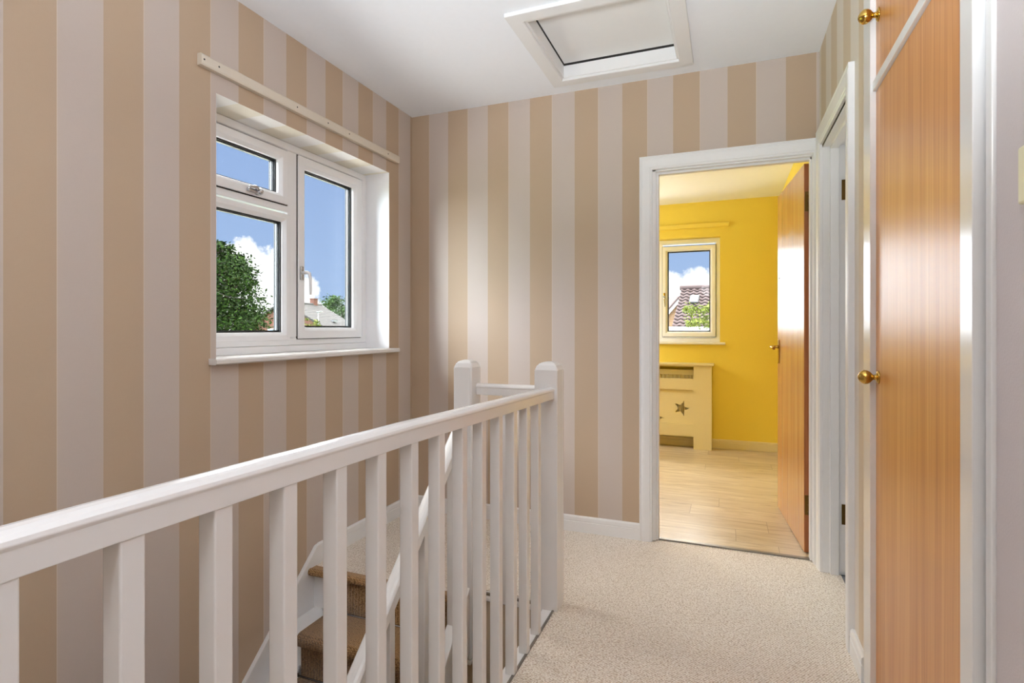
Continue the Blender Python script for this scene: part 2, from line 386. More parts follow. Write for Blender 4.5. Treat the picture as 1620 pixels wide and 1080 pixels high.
# ceilings
HX0, HX1, HY0, HY1 = -.823, -.222, 2.255, 2.85
w = MB(); z0, z1 = ZC, ZC+.14
w.box(XL-.2, HX0, YF-.1, YB+.1, z0, z1); w.box(HX1, 2.0, YF-.1, YB+.1, z0, z1); w.box(HX0, HX1, YF-.1, HY0, z0, z1); w.box(HX0, HX1, HY1, YB+.1, z0, z1)
tag(w.build('ceiling', M['ceiling'], kind='structure'), 'flat white landing ceiling with a loft hatch opening', 'ceiling')
tag(B(BX0-.2, BX1+.1, YB+.1, BY1+.28, ZR, ZR+.1).build('ceiling', M['ceiling'], kind='structure'), 'flat ceiling of the yellow bedroom', 'ceiling')
# floors
w = MB()
w.box(XB, XR+.02, YF, YB, -.2, 0); w.box(DX0, DX1, YB, YB+.036, -.2, 0); w.box(XR+.02, XR+.075, D2Y0, D2Y1, -.2, 0); w.box(-1.005, XB, LY+.040, YB, -.2, 0); w.box(XL, -1.005, 2.1255, YB, -.2, 0)
tag(w.build('floor', [M['carpet']], kind='structure'), 'landing floor in beige loop-pile carpet', 'floor')
w = B(BX0, BX1, YB+.045, BY1, -.2, .004)
tag(w.build('floor', M['laminate'], kind='structure'), 'bedroom floor in pale oak laminate boards', 'floor')
w = B(XR+.075, 2.0, 2.1, YB, -.2, -.002)
tag(w.build('floor', M['grey_tile'], kind='structure'), 'grey vinyl floor glimpsed through the second doorway', 'floor')
tag(B(XR+.02, XR+.55, CY0, CY1, -.2, -.001).build('floor', M['grey_tile'], kind='structure'), 'floor inside the built-in cupboard', 'floor')
tag(B(XL, 1.0, YF, YB, GZ-.1, GZ).build('floor', M['stair_shade'], kind='structure'), 'floor of the lower hall at the foot of the stairwell', 'floor')
# stairwell sides under the landing
w = MB(); w.box(-.70, XB-.001, YF, LY+.03, GZ, -.035); w.box(-1.06, -.70, LY+.014, LY+.0395, GZ, -.0325)
tag(w.build('wall_right', M['stair_shade'], kind='structure'), 'beige stairwell wall below the landing edge', 'wall')

# bedroom walls
W2X0, W2X1, W2Z0, W2Z1 = -1.50, -.059, 1.001, 2.03
w = MB()
w.box(BX0-.29, W2X0, BY1, BY1+.28, 0, ZR+.05); w.box(W2X1, BX1+.1, BY1, BY1+.28, 0, ZR+.05)
w.box(W2X0, W2X1, BY1, BY1+.28, 0, W2Z0); w.box(W2X0, W2X1, BY1, BY1+.28, W2Z1, ZR+.05)
tag(w.build('wall_back', M['yellow'], kind='structure'), 'bright yellow bedroom wall with a small window above the radiator cover', 'wall')
tag(B(BX1, BX1+.1, YB+.1, BY1, 0, ZR+.05).build('wall_right', M['yellow'], kind='structure'), 'yellow bedroom wall behind the open wooden door', 'wall')
w = MB(); w.box(BX0-.29, BX0, YB+.1, 4.5, 0, ZR+.05); w.box(BX0-.29, BX0, 5.2, BY1, 0, ZR+.05); w.box(BX0-.29, BX0, 4.5, 5.2, 0, 1.0); w.box(BX0-.29, BX0, 4.5, 5.2, 2.1, ZR+.05)
tag(w.build('wall_left', M['yellow'], kind='structure'), 'yellow bedroom wall with an added side opening for fill light', 'wall')

# skirting boards -----------------------------------------------------
def skirt(name, x0, y0, x1, y1, nx, ny, h, mat, label, z=0, th=.016):
    """board from (x0,y0) to (x1,y1); (nx,ny) points into the room"""
    prof = [(0, 0), (th, 0), (th, h*.64), (th*.86, h*.66), (th*.86, h*.70), (th*.98, h*.72), (th*.9, h*.93), (th*.55, h), (0, h)]
    m = MB(); m.prism(prof, 0, 1, lambda p, e: (x0+(x1-x0)*e+nx*p[0], y0+(y1-y0)*e+ny*p[0], z+p[1]))
    return tag(m.build(name, mat, kind='structure'), label, 'skirting board')
skirt('baseboard_back', XL+.016, YB, DX0-.067, YB, 0, -1, .088, M['gloss2'], 'white skirting along the striped end wall')
skirt('baseboard_left', XL, 2.16, XL, YB-.001, 1, 0, .095, M['gloss2'], 'white skirting on the left wall at the stair head')
skirt('baseboard_right', XR, 2.06, XR, 2.238, -1, 0, .088, M['gloss2'], 'short white skirting between doorway and cupboard')
skirt('baseboard_right', XR, YF, XR, 1.16, -1, 0, .088, M['gloss2'], 'white skirting at the foot of the plain wall')
skirt('baseboard_back', BX0, BY1, BX1, BY1, 0, -1, .085, M['cover'], 'cream skirting at the foot of the yellow bedroom wall', z=.004)
skirt('baseboard_right', BX1, BY0+.1, BX1, BY1, -1, 0, .085, M['cover'], 'cream skirting behind the open bedroom door', z=.004)
# edge trims
tag(B(-.70, XB-.004, YF, 2.13, -.035, .002).build('trim_1', M['gloss'], bevel=.002, kind='structure'), 'white painted landing edge board below the balusters', 'edge board')
tag(B(XB-.005, XB+.003, YF, 2.13, -.02, .005).build('trim_2', M['edge_metal'], kind='structure'), 'thin dark strip along the carpet edge beside the balusters', 'edge strip')
m = MB(); m.prism([(LY+.04, -.004), (LY+.006, -.004), (LY-.004, -.012), (LY-.004, -.024), (LY+.006, -.032), (LY+.04, -.032)], -1.003, -.737, lambda p, e: (e, p[0], p[1]))
tag(m.build('trim_3', M['gloss'], kind='structure'), 'white nosing on the landing edge between the two newel posts', 'nosing')
tag(B(-1.003, -.737, LY+.004, LY+.016, -.006, .004).build('trim_4', M['edge_metal'], kind='structure'), 'metal strip holding the landing carpet between the newel posts', 'edge strip')
tag(B(DX0+.02, DX1-.02, YB+.03, YB+.055, 0, .008).build('trim_5', M['edge_metal'], bevel=.003, kind='structure'), 'slim metal threshold strip in the bedroom doorway', 'threshold strip')

# ------------------------------------------------------------------ window_1 (left wall)
def frame_ring(m, fn, a0, a1, b0, b1, w, d0, d1, ch=0.0, mi=0):
    """rectangular frame, outer a0..a1 x b0..b1, bar width w, depth d0(back)..d1(front, room side); ch chamfers the inner front edge"""
    def quad(i, d): return [(a0+i, b0+i, d), (a1-i, b0+i, d), (a1-i, b1-i, d), (a0+i, b1-i, d)]
    rings = [quad(0, d0), quad(0, d1), quad(w-ch, d1), quad(w, d1-math.copysign(ch, d1-d0)), quad(w, d0)]
    for k in range(5):
        r0, r1 = rings[k], rings[(k+1) % 5]
        for i in range(4):
            j = (i+1) % 4; m.add([fn(*r0[i]), fn(*r0[j]), fn(*r1[j]), fn(*r1[i])], [[0, 1, 2, 3]], mi)
    return m
XF = -2.035                                            # room-side face of the frame
fl = lambda a, b, d: (d, a, b)                          # a = Y, b = Z, d = X
win = empty('window_1', (XF, 2.18, 1.04), 'white plastic window in the striped left wall with opener, fixed pane and casement', 'window', kind='structure')
WB = 1.063
fr = MB(); frame_ring(fr, fl, WY0+.002, WY1+.003, WB, 2.0705, .046, XF-.07, XF, .012)
fr.box(XF-.07, XF, 2.135, 2.208, WB+.04, 2.03)                       # mullion
fr.box(XF-.07, XF, WY0+.04, 2.14, 1.722, 1.754)                     # transom
fo = fr.build('frame', M['upvc'], win, bevel=.003)
B(XF-.06, XF+.004, WY0+.003, WY1-.002, 1.0285, WB-.002).build('frame_sill', M['upvc'], win, bevel=.003)
def sash(a0, a1, b0, b1, w, proud, name, with_gasket=True, root=win, fn=fl, face=XF, sgn=1, mat=None):
    mt = mat or M['upvc']
    s_ = MB(); frame_ring(s_, fn, a0, a1, b0, b1, w, face-sgn*.06, face+sgn*proud, .016)
    so = s_.build(name, mt, root, bevel=.002)
    if proud > .01:
        dk = MB(); frame_ring(dk, fn, a0-.0035, a1+.0035, b0-.0035, b1+.0035, .0045, face-sgn*.01, face+sgn*.0035, 0); dk.build('sash_shadow', M['dark'], so)  # thin dark ring, the shadow line between sash and frame painted in
    i = w-.001
    g = MB(); frame_ring(g, fn, a0+i, a1-i, b0+i, b1-i, .007, face-sgn*.058, face-sgn*.018, .002)
    frame_ring(g, fn, a0+i+.0065, a1-i-.0065, b0+i+.0065, b1-i-.0065, .0045, face-sgn*.030, face-sgn*.0265, 0)
    for da, db in ((.0335, .039), (.043, .0485)): frame_ring(g, fn, a0+i+.0065, a1-i-.0065, b0+i+.0065, b1-i-.0065, .0042, face-sgn*db, face-sgn*da, 0)
    g.build('gasket', M['gasket'], so)
    sp = MB(); frame_ring(sp, fn, a0+i+.006, a1-i-.006, b0+i+.006, b1-i-.006, .0045, face-sgn*.0425, face-sgn*.0395, 0); sp.build('glazing_spacer', M['spacer'], so)
    gl = MB(); i2 = i+.004
    for d in (face-sgn*.031, face-sgn*.051):
        q0 = fn(a0+i2, b0+i2, d-.0015); q1 = fn(a1-i2, b1-i2, d+.0015); gl.box(q0[0], q1[0], q0[1], q1[1], q0[2], q1[2])
    gl.build('glass_pane', M['glass'], so)
    return so
top = sash(WY0+.052, 2.128, 1.758, 2.022, .05, .012, 'top_opener')
low = sash(WY0+.048, 2.150, WB+.024, 1.712, .040, .004, 'fixed_light')
cas = sash(2.200, 2.712, 1.094, 2.026, .056, .012, 'casement')
# casement handle: grey back plate with a white cranked lever hanging down
h = MB(); h.box(XF+.010, XF+.020, 2.206, 2.232, 1.392, 1.462); h.build('handle_plate', M['chrome'], cas, bevel=.004)
h = MB(); h.tube([(XF+.018, 2.219, 1.43), (XF+.05, 2.219, 1.43), (XF+.06, 2.222, 1.425), (XF+.062, 2.226, 1.40), (XF+.062, 2.228, 1.34), (XF+.060, 2.230, 1.318)], [.009, .009, .0085, .0075, .007, .006], 14)
h.build('handle', M['upvc'], cas)
h = MB(); h.box(XF+.008, XF+.030, 1.875, 1.935, 1.768, 1.784); h.lathe([(0, .015), (.02, .015), (.032, .012), (.036, .004)], (XF+.012, 1.93, 1.776), (1, .1, 0), 18)
h.tube([(XF+.03, 1.93, 1.778), (XF+.042, 1.90, 1.79), (XF+.045, 1.86, 1.783)], [.009, .008, .005], 10); h.build('stay_handle', M['chrome'], top, bevel=.002)
s_ = MB(); s_.prism([(XF-.01, 1.0285), (XF-.01, 1.004), (XL, 1.004), (XL, 1.0285)], WY0+.001, WY1-.001, lambda p, e: (p[0], e, p[1]))
s_.prism([(XL+.0005, 1.0285), (XL+.0005, 1.004), (-1.836, 1.004), (-1.829, 1.009), (-1.829, 1.022), (-1.836, 1.0285)], 1.553, 2.826, lambda p, e: (p[0], e, p[1]))
s_.build('window_sill', M['gloss'], win)

# curtain batten above the window
bt = MB(); bt.prism([(0, 2.146), (.020, 2.146), (.023, 2.152), (.023, 2.184), (.018, 2.190), (0, 2.190)], 1.503, 2.852, lambda p, e: (XL+.0005+p[0], e, p[1]))
bt = bt.build('curtain_batten', M['batten'], origin=(XL, 2.18, 2.146)); tag(bt, 'cream painted wooden curtain batten fixed above the landing window', 'batten')
for y in (1.515, 1.58, 2.0, 2.21, 2.375, 2.73):
    MB().lathe([(0, .0035), (.001, .0035)], (XL+.0232, y, 2.168), (1, 0, 0), 10).build('screw_hole', M['dark'], bt)

# ------------------------------------------------------------------ loft hatch
hat = empty('loft_hatch', (-.52, 2.54, ZC), 'square white loft hatch with a raised frame in the ceiling', 'hatch')
fh = lambda a, b, d: (a, b, d)
m = MB(); frame_ring(m, fh, -.888, -.156, 2.173, 2.912, .066, ZC+.001, ZC-.016, .004); m.build('frame', M['gloss2'], hat, bevel=.002)
m = MB(); frame_ring(m, fh, HX0-.001, HX1+.001, HY0-.001, HY1+.001, .012, ZC+.060, ZC-.004, .002); m.build('lining', M['gloss2'], hat)
m = MB(); frame_ring(m, fh, HX0-.001, HX1+.001, HY0-.001, HY1+.001, .008, ZC+.11, ZC+.0605, .001); m.build('gap_shade', M['dark'], hat)  # dark ring, the shade between lining and panel painted in
m = B(HX0+.014, HX1-.016, HY0+.016, HY1-.018, ZC+.068, ZC+.085); m.build('panel', M['white_wall'], hat, bevel=.002)
m = B(HX0+.01, HX1-.01, HY0+.01, HY1-.01, ZC+.09, ZC+.10); m.build('backing_board', M['dark'], hat)

# ------------------------------------------------------------------ architraves / doors
def arch_prof(w, th=.02):     # (across from inner edge, out of wall)
    return [(0, 0), (0, th*.55), (w*.06, th*.72), (w*.16, th*.72), (w*.2, th*.85), (w*.62, th), (w*.78, th), (w*.82, th*.86), (w*.9, th*.86), (w*.94, th), (w, th), (w, 0)]
def architrave(m, fn, a0, a1, top, w, th=.02, wl=None, wr=None):
    """around an opening a0..a1, up to top; fn(a, z, out). wl / wr narrower side widths"""
    prof = arch_prof(w, th)
    def legs(edge, sgn, wid):
        k = wid/w
        pts_b = [fn(edge+sgn*p[0]*k, 0.0, p[1]) for p in prof]; pts_t = [fn(edge+sgn*p[0]*k, top+p[0], p[1]) for p in prof]
        return pts_b, pts_t
    lb, lt = legs(a0, -1, wl or w); rb, rt = legs(a1, 1, wr or w)
    m.ring_sweep([lb, lt, rt, rb], 0, False)
    return m
d1 = empty('door_1', (.38, YB+.1, 0), 'open wooden bedroom door with its white frame at the end of the landing', 'door', kind='structure')
m = MB(); architrave(m, lambda a, z, o: (a, YB-.0005-o, z), DX0, DX1-.012, DZ-.003, .072, wl=.067, wr=.0265); m.build('architrave', M['gloss2'], d1)
m = MB()
m.box(DX0, DX0+.018, YB-.001, YB+.1, .004, DZ); m.box(DX1-.014, DX1, YB-.001, YB+.1, .004, DZ); m.box(DX0, DX1, YB-.001, YB+.1, DZ-.012, DZ)
m.box(DX0+.017, DX0+.030, YB+.02, YB+.055, .004, DZ-.01); m.box(DX0+.03, DX1-.014, YB+.02, YB+.055, DZ-.024, DZ-.01); m.box(DX1-.024, DX1-.013, YB+.02, YB+.055, .004, DZ-.01)
m.build('door_lining', M['gloss2'], d1, bevel=.0015)
# leaf: local x along the leaf (0 at hinge), y thickness, then swung open 5.4 degrees past square
LW = .75; A = math.radians(90+4.8)
LM = Matrix.Translation((.403, 3.142, 0)) @ Matrix.Rotation(A, 4, 'Z')
lf = MB(); lf.box(.0, LW, 0, .037, .010, 1.983, [1, 1, 0, 0, 1, 1]); lf.xform(LM)
leaf1 = lf.build('door_leaf', [M['door_veneer'], M['door_edge']], d1, bevel=.0012)
def lever(side):
    m = MB(); y = .037 if side > 0 else 0; s = side
    m.box(LW-.072, LW-.036, y, y+s*.006, .925, 1.075); m.xform(LM); pl_ = m.build('handle_plate', M['brass'], leaf1, bevel=.002)
    m = MB(); m.lathe([(0, .012), (.012, .010), (.03, .008), (.045, .010)], (LW-.054, y, 1.03), (0, s, 0), 16)
    m.tube([(LW-.054, y+s*.045, 1.03), (LW-.075, y+s*.050, 1.03), (LW-.12, y+s*.050, 1.028), (LW-.165, y+s*.048, 1.022)], [.010, .009, .0075, .0085], 12)
    m.xform(LM); m.build('lever', M['brass'], pl_)
lever(1); lever(-1)
m = MB(); m.lathe([(0, .006), (.002, .005)], (LW-.06, .037, 1.46), (0, 1, 0), 12); m.xform(LM); m.build('hook_screw', M['dark'], leaf1)
for z in (.25, 1.79):
    m = MB(); m.box(.0, -.0025, .002, .034, z-.05, z+.05, 0); m.tube([(-.006, -.006, z-.05), (-.006, -.006, z+.05)], .006, 12)
    for dz in (-.035, 0, .035): m.lathe([(0, .004), (.0012, .003)], (-.0026, .02, z+dz), (-1, 0, 0), 8)
    m.xform(LM); m.build('hinge', M['old_brass'], leaf1)

d2 = empty('door_2', (XR+.05, 2.64, 0), 'white framed side doorway on the right wall with brass hinges', 'door', kind='structure')
m = MB(); architrave(m, lambda a, z, o: (XR+.0005-o, a, z), D2Y0, D2Y1-.012, D2Z+.012, .076, wr=.066, wl=.086); m.build('architrave', M['gloss2'], d2)
m = MB(); m.box(XR, XR+.115, D2Y1-.014, D2Y1, 0, D2Z+.012); m.box(XR, XR+.115, D2Y0, D2Y0+.014, 0, D2Z+.012); m.box(XR, XR+.115, D2Y0, D2Y1, D2Z-.002, D2Z+.012)
m.box(XR+.03, XR+.066, D2Y1-.027, D2Y1-.013, 0, D2Z); m.box(XR+.03, XR+.066, D2Y0+.013, D2Y0+.027, 0, D2Z); m.box(XR+.03, XR+.066, D2Y0+.02, D2Y1-.02, D2Z-.016, D2Z)
m.build('door_lining', M['gloss2'], d2, bevel=.0015)
lf = MB(); lf.box(XR+.118, XR+.82, D2Y1-.055, D2Y1-.018, .01, 1.98); leaf2 = lf.build('door_leaf', M['gloss2'], d2, bevel=.001)
for z in (.282, 1.79):
    m = MB(); m.box(XR+.078, XR+.112, D2Y1-.0165, D2Y1-.0135, z-.047, z+.047); m.tube([(XR+.114, D2Y1-.02, z-.047), (XR+.114, D2Y1-.02, z+.047)], .006, 10)
    for dz in (-.033, 0, .033): m.lathe([(0, .004), (.001, .003)], (XR+.094, D2Y1-.0166, z+dz), (0, -1, 0), 8)
    m.build('hinge', M['old_brass'], d2)

# ------------------------------------------------------------------ built-in cupboard on the right
cup = empty('built_in_cupboard', (.41, 1.962, 0), 'tall oak veneered cupboard with white frame and brass knobs set into the right wall', 'cupboard')
XC = .4085
RC = Matrix.Translation((XC, 1.962, 0)) @ Matrix.Rotation(math.radians(-.75), 4, 'Z') @ Matrix.Translation((-XC, -1.962, 0))
def cb(m, name, mats, parent, **k): m.xform(RC); return m.build(name, mats, parent, **k)
Y0c, Y1c = 1.238, 1.962       # inner edges of the frame
SZ0, SZ1 = 1.869, 1.897       # white rail between the doors
m = MB(); m.box(XC, XC+.07, Y1c, Y1c+.092, 0, ZC-.001); m.box(XC, XC+.07, Y0c-.056, Y0c, 0, ZC-.001)
m.box(XC+.006, XC+.07, Y0c, Y1c, SZ0, SZ1); m.box(XC, XC+.07, Y0c, Y1c, 2.43, ZC-.001); m.box(XC+.012, XC+.07, Y0c, Y1c, 0.0, .012)
cb(m, 'frame', M['gloss'], cup, bevel=.0015)
XD = XC+.015
def knob(parent, z):
    m = MB(); m.lathe([(0, .020), (.003, .020), (.005, .016), (.007, .009), (.014, .0075), (.018, .012), (.023, .0175), (.030, .0212), (.037, .0215), (.044, .0185), (.050, .012), (.053, .006), (.054, .001)], (XD, Y1c-.035, z), (-1, 0, 0), 28)
    cb(m, 'knob', M['brass'], parent)
m = B(XD, XD+.02, Y0c+.002, Y1c-.002, .014, SZ0-.003); dl = cb(m, 'lower_door', M['oak_veneer'], cup, bevel=.001); knob(dl, 1.0)
m = B(XD, XD+.02, Y0c+.002, Y1c-.002, SZ1+.004, 2.426); du = cb(m, 'upper_door', M['oak_veneer'], cup, bevel=.001); knob(du, 2.085)
tag(B(XR-.007, XR+.0005, 1.148, 1.172, .09, ZC-.001).build('trim_6', M['gloss'], bevel=.002, kind='structure'), 'thin white bead on the wall beside the cupboard frame', 'bead')
tag(B(XR-.002, XR+.0005, 1.1725, 1.181, .0, ZC-.001).build('trim_7', M['dark'], kind='structure'), 'dark open joint between the cupboard frame and the papered wall', 'joint')
# light switch at the right edge
m = MB(); m.box(XR-.010, XR-.0005, .968, 1.054, 1.333, 1.420); sw = m.build('light_switch', M['switch'], bevel=.004, origin=(XR, 1.025, 1.376)); tag(sw, 'cream plastic light switch at the right edge of the plain wall', 'light switch')
m = MB(); m.box(XR-.014, XR-.009, 1.004, 1.018, 1.366, 1.388); q = m.build('rocker', M['switch'], bevel=.001); q.parent = sw; q.location = -sw.location

# ------------------------------------------------------------------ balustrade
bal = empty('balustrade', (-.67, 2.17, 0), 'white painted balustrade with square balusters and two round-topped newel posts, turning down the stairs', 'balustrade')
def newel(x0, x1, y0, y1, zb, zs, rise):
    """square post whose top is two crossing rounded arches"""
    m = MB(); n = 12; cx, cy = (x0+x1)/2, (y0+y1)/2; hx, hy = (x1-x0)/2, (y1-y0)/2
    h = lambda q: rise*math.sqrt(max(0, 1-min(1, abs(q))**2.0))
    rings = []
    base = lambda z, k=1.0: [(cx-hx*k, cy-hy*k, z), (cx+hx*k, cy-hy*k, z), (cx+hx*k, cy+hy*k, z), (cx-hx*k, cy+hy*k, z)]
    g = [[(cx+hx*(2*i/n-1), cy+hy*(2*j/n-1), zs+min(h(2*i/n-1), h(2*j/n-1))) for j in range(n+1)] for i in range(n+1)]
    # the top surface: height is limited by both arches, so the four faces meet along the diagonals
    vs = [p for r in g for p in r]; fs = [[i*(n+1)+j, (i+1)*(n+1)+j, (i+1)*(n+1)+j+1, i*(n+1)+j+1] for i in range(n) for j in range(n)]
    m.add(vs, fs, 0, False)
    edge = [g[i][0] for i in range(n+1)]+[g[n][j] for j in range(1, n+1)]+[g[i][n] for i in range(n-1, -1, -1)]+[g[0][j] for j in range(n-1, 0, -1)]
    low_ = [(p[0], p[1], zb) for p in edge]; k = len(edge)
    m.add(edge+low_, [[i, (i+1) % k, k+(i+1) % k, k+i] for i in range(k)], 0); m.add(low_, [list(range(k))[::-1]], 0)
    return m
m = newel(-.7357, -.637, 2.131, 2.226, -.16, .976, .034); m.build('newel_post', M['gloss'], bal, bevel=.003)
m = newel(-1.090, -1.003, 2.098, 2.186, -.25, .980, .032)
m.box(-1.082, -1.011, 2.106, 2.178, -.262, -.25); m.box(-1.087, -1.006, 2.101, 2.183, -.275, -.262); m.box(-1.078, -1.015, 2.110, 2.174, -.290, -.275)
m.build('newel_post', M['gloss'], bal, bevel=.003)
def rail_prof(w=.046, hf=.034, hc=.014, n=8):
    """(across, up): flat sides, rounded crown"""
    pts = [(-w/2, 0), (w/2, 0), (w/2, hf*.86), (w/2+.002, hf)]
    for i in range(1, n): a = math.pi*i/n; pts.append(((w/2+.002)*math.cos(a), hf+hc*math.sin(a)))
    pts += [(-w/2-.002, hf), (-w/2, hf*.86)]
    return pts
RAILZ = [(-.9, .905), (.40, .9005), (1.05, .8905), (1.60, .8745), (2.131, .8605)]      # underside of the rail, sagging a little to the post
def rail_z(y):
    for (a, za), (b, zb) in zip(RAILZ, RAILZ[1:]):
        if a <= y <= b: return za+(zb-za)*(y-a)/(b-a)
    return RAILZ[-1][1]
XRAIL = -.650-.023
m = MB(); pr = rail_prof()
m.ring_sweep([[(XRAIL+p[0], y, z+p[1]) for p in pr] for y, z in RAILZ], 0, False); m.build('handrail', M['gloss'], bal, bevel=.0012)
m = MB(); m.ring_sweep([[(x, 2.160+p[0]*.9, .862+p[1]) for p in pr] for x in (-1.003, -.7357)], 0, False); m.build('cross_rail', M['gloss'], bal, bevel=.0012)
bw, bd = .032, .030
bal_src = None
def bal_mesh(x0, x1, y0, y1, z0, z1, name, parent, slope=0.0):
    m = MB(); vs = []
    for z, s in ((z0, 0), (z1, 1)):
        for (x, y) in ((x0, y0), (x1, y0), (x1, y1), (x0, y1)): vs.append((x, y, z+(y-(y0+y1)/2)*slope))
    m.add(vs, [[3, 2, 1, 0], [4, 5, 6, 7], [0, 1, 5, 4], [1, 2, 6, 5], [2, 3, 7, 6], [3, 0, 4, 7]])
    return m.build(name, M['gloss'], parent, bevel=.0025)
for k in range(-6, 13):
    y0 = 1.937-.126*(12-k)
    if y0 < -.6: continue
    bal_mesh(-.652-bw, -.652, y0, y0+bd, -.001, rail_z(y0+.015)+.001, 'baluster', bal)
bal_mesh(-.884, -.854, 2.146, 2.176, -.008, .864, 'baluster', bal)

# ------------------------------------------------------------------ stairs
RISE, GO, NY0 = .193, .195, 2.085
stc = empty('staircase', (-1.45, 2.09, GZ), 'white painted staircase descending steeply along the left wall', 'staircase')
SX0, SX1 = XL+.022, -1.062
NS = 12
for k in range(0, NS):
    zt = -RISE*k; yn = NY0-GO*k
    if k > 0: B(SX0, SX1, yn, yn+GO+.03, zt-.028, zt).build('tread', M['gloss2'], stc, bevel=.004)
    B(SX0, SX1, yn+.028, yn+.04, zt-RISE+.0005, zt-.0285 if k else -.012).build('riser', M['gloss2'], stc)
SL = RISE/GO
def string(x0, x1, ytop, zoff, depth, name, parent, mat, y0=-.35):
    m = MB(); pts = [(y0, (y0-NY0)*SL*.96+zoff), (ytop, (ytop-NY0)*SL*.96+zoff), (ytop, (ytop-NY0)*SL*.96+zoff-depth), (y0, (y0-NY0)*SL*.96+zoff-depth)]
    m.prism(pts, x0, x1, lambda p, e: (e, p[0], p[1])); return m.build(name, mat, parent, bevel=.002)
m = MB(); pt = lambda y: (y-NY0)*.955+.043
m.prism([(-.35, pt(-.35)), (2.135, pt(2.135)), (2.16, .095), (2.16, -.30), (-.35, pt(-.35)-.5)], XL+.0005, XL+.0215, lambda p, e: (e, p[0], p[1]))
m.build('wall_string', M['gloss2'], stc, bevel=.003)
sb = bal
zs_ = lambda y: -.060+.92*(y-1.98)
m = MB(); m.prism([(-.35, zs_(-.35)), (2.098, zs_(2.098)), (2.098, zs_(2.098)-.27), (-.35, zs_(-.35)-.27)], -1.061, -1.012, lambda p, e: (e, p[0], p[1]))
m.build('outer_string', M['gloss'], stc, bevel=.003)
zr_ = lambda y: .714+.92*(y-2.024)
m = MB(); k_ = 1.28
m.ring_sweep([[(-1.046+p[0]*1.04, y, zr_(y)-.062+p[1]*k_) for p in pr] for y in (-.35, 2.098)], 0, False); m.build('stair_handrail', M['gloss'], sb, bevel=.0012)
for k in range(0, 17):
    y = 1.982-.1115*k
    if y < .1: break
    m = MB(); x0, x1 = -1.060, -1.032; vs = []
    for fn_ in (lambda yy: zs_(yy)-.002, lambda yy: zr_(yy)-.060):
        for (x, yy) in ((x0, y), (x1, y), (x1, y+.03), (x0, y+.03)): vs.append((x, yy, fn_(yy)))
    m.add(vs, [[3, 2, 1, 0], [4, 5, 6, 7], [0, 1, 5, 4], [1, 2, 6, 5], [2, 3, 7, 6], [3, 0, 4, 7]]); m.build('baluster', M['gloss'], sb, bevel=.002)
# boarded side below the flight
m = MB(); m.prism([(-.30, GZ), (-.30, zs_(-.30)-.272), (2.173, zs_(2.09)-.272), (2.173, GZ)], -1.058, -1.030, lambda p, e: (e, p[0], p[1]))
m.build('side_panel', M['stair_shade'], stc)
# landing carpet rolled over the top nosing, full stair width
th = .009
RX0, RX1 = -1.737, -1.125
m = MB(); n = 8; outer = []; 
outer.append((2.1255, .0008)); outer.append((NY0, th*.25))
for i in range(n+1): a = math.pi/2+math.pi*i/n; outer.append((NY0+.0+math.cos(a)*.017, -.012+math.sin(a)*.017))
outer += [(NY0+.026, -.029), (NY0+.026, -.012), (2.1255, -.011)]
m.prism(outer, SX0+.001, SX1-.001, lambda p, e: (e, p[0], p[1]))
tag(m.build('carpet_nosing', M['runner'], origin=(-1.45, NY0, 0)), 'carpet edge, stair shade painted in brown, rolled over the top stair nosing', 'carpet')
# runner: one strip following treads and risers
prof = []
for k in range(0, NS):
    zt = -RISE*k; yn = NY0-GO*k
    if k > 0:
        for i in range(7): a = math.pi/2*(i/6); prof.append((yn+.006-math.sin(a)*.018, zt-.012+math.cos(a)*.020))
        prof.append((yn-.012, zt-.034)); prof.append((yn+.016, zt-.048))
    else: prof.append((yn+.017, zt-.032))
    prof.append((yn+.017, zt-RISE+.012)); prof.append((yn+.010, zt-RISE+.008))
m = MB(); vs = [(RX0, p[0], p[1]) for p in prof]+[(RX1, p[0], p[1]) for p in prof]; q = len(prof)
m.add(vs, [[i, i+1, q+i+1, q+i] for i in range(q-1)], 0, True)
ro = m.build('stair_runner', M['runner'], origin=(-1.43, NY0, 0)); tag(ro, 'loop-pile carpet runner, stair shade painted in brown, down the middle of the stairs', 'carpet')
sd = ro.modifiers.new('thickness', 'SOLIDIFY'); sd.thickness = .010; sd.offset = 0
rod = None
names = ['topmost stair rod, silver, across the foot of the first riser below the landing', 'second silver stair rod down, holding the runner below the first carpeted tread', 'third silver stair rod down the flight, mostly hidden by balusters']
for k in range(3):
    y = NY0-GO*k+.004; z = -RISE*(k+1)+.014
    e = bpy.data.objects.new('stair_rod', None); COL.objects.link(e); e.location = (-1.43, y, z); e.empty_display_size = .05
    tag(e, names[k], 'stair rod', 'silver rods holding the stair runner')
    if rod is None:
        m = MB().tube([(RX0-.02, y, z), (RX1+.02, y, z)], .0048, 12); r1 = m.build('rod', M['chrome'], e)
        brs = []
        for x in (RX0-.016, RX1+.016):
            m = MB(); m.box(x-.006, x+.006, y-.007, y+.022, z-.010, z+.012); m.lathe([(0, .006), (.006, .010), (.012, .009), (.018, .003)], (x-.006 if x < -1.4 else x+.006, y, z), (-1 if x < -1.4 else 1, 0, 0), 14)
            m.box(x-.005, x+.005, y+.012, y+.024, z-.012, z+.030); brs.append(m.build('bracket', M['chrome'], e, bevel=.001))
        rod = [r1]+brs
    else:
        for s_o in rod: c_ = s_o.copy(); COL.objects.link(c_); c_.parent = e

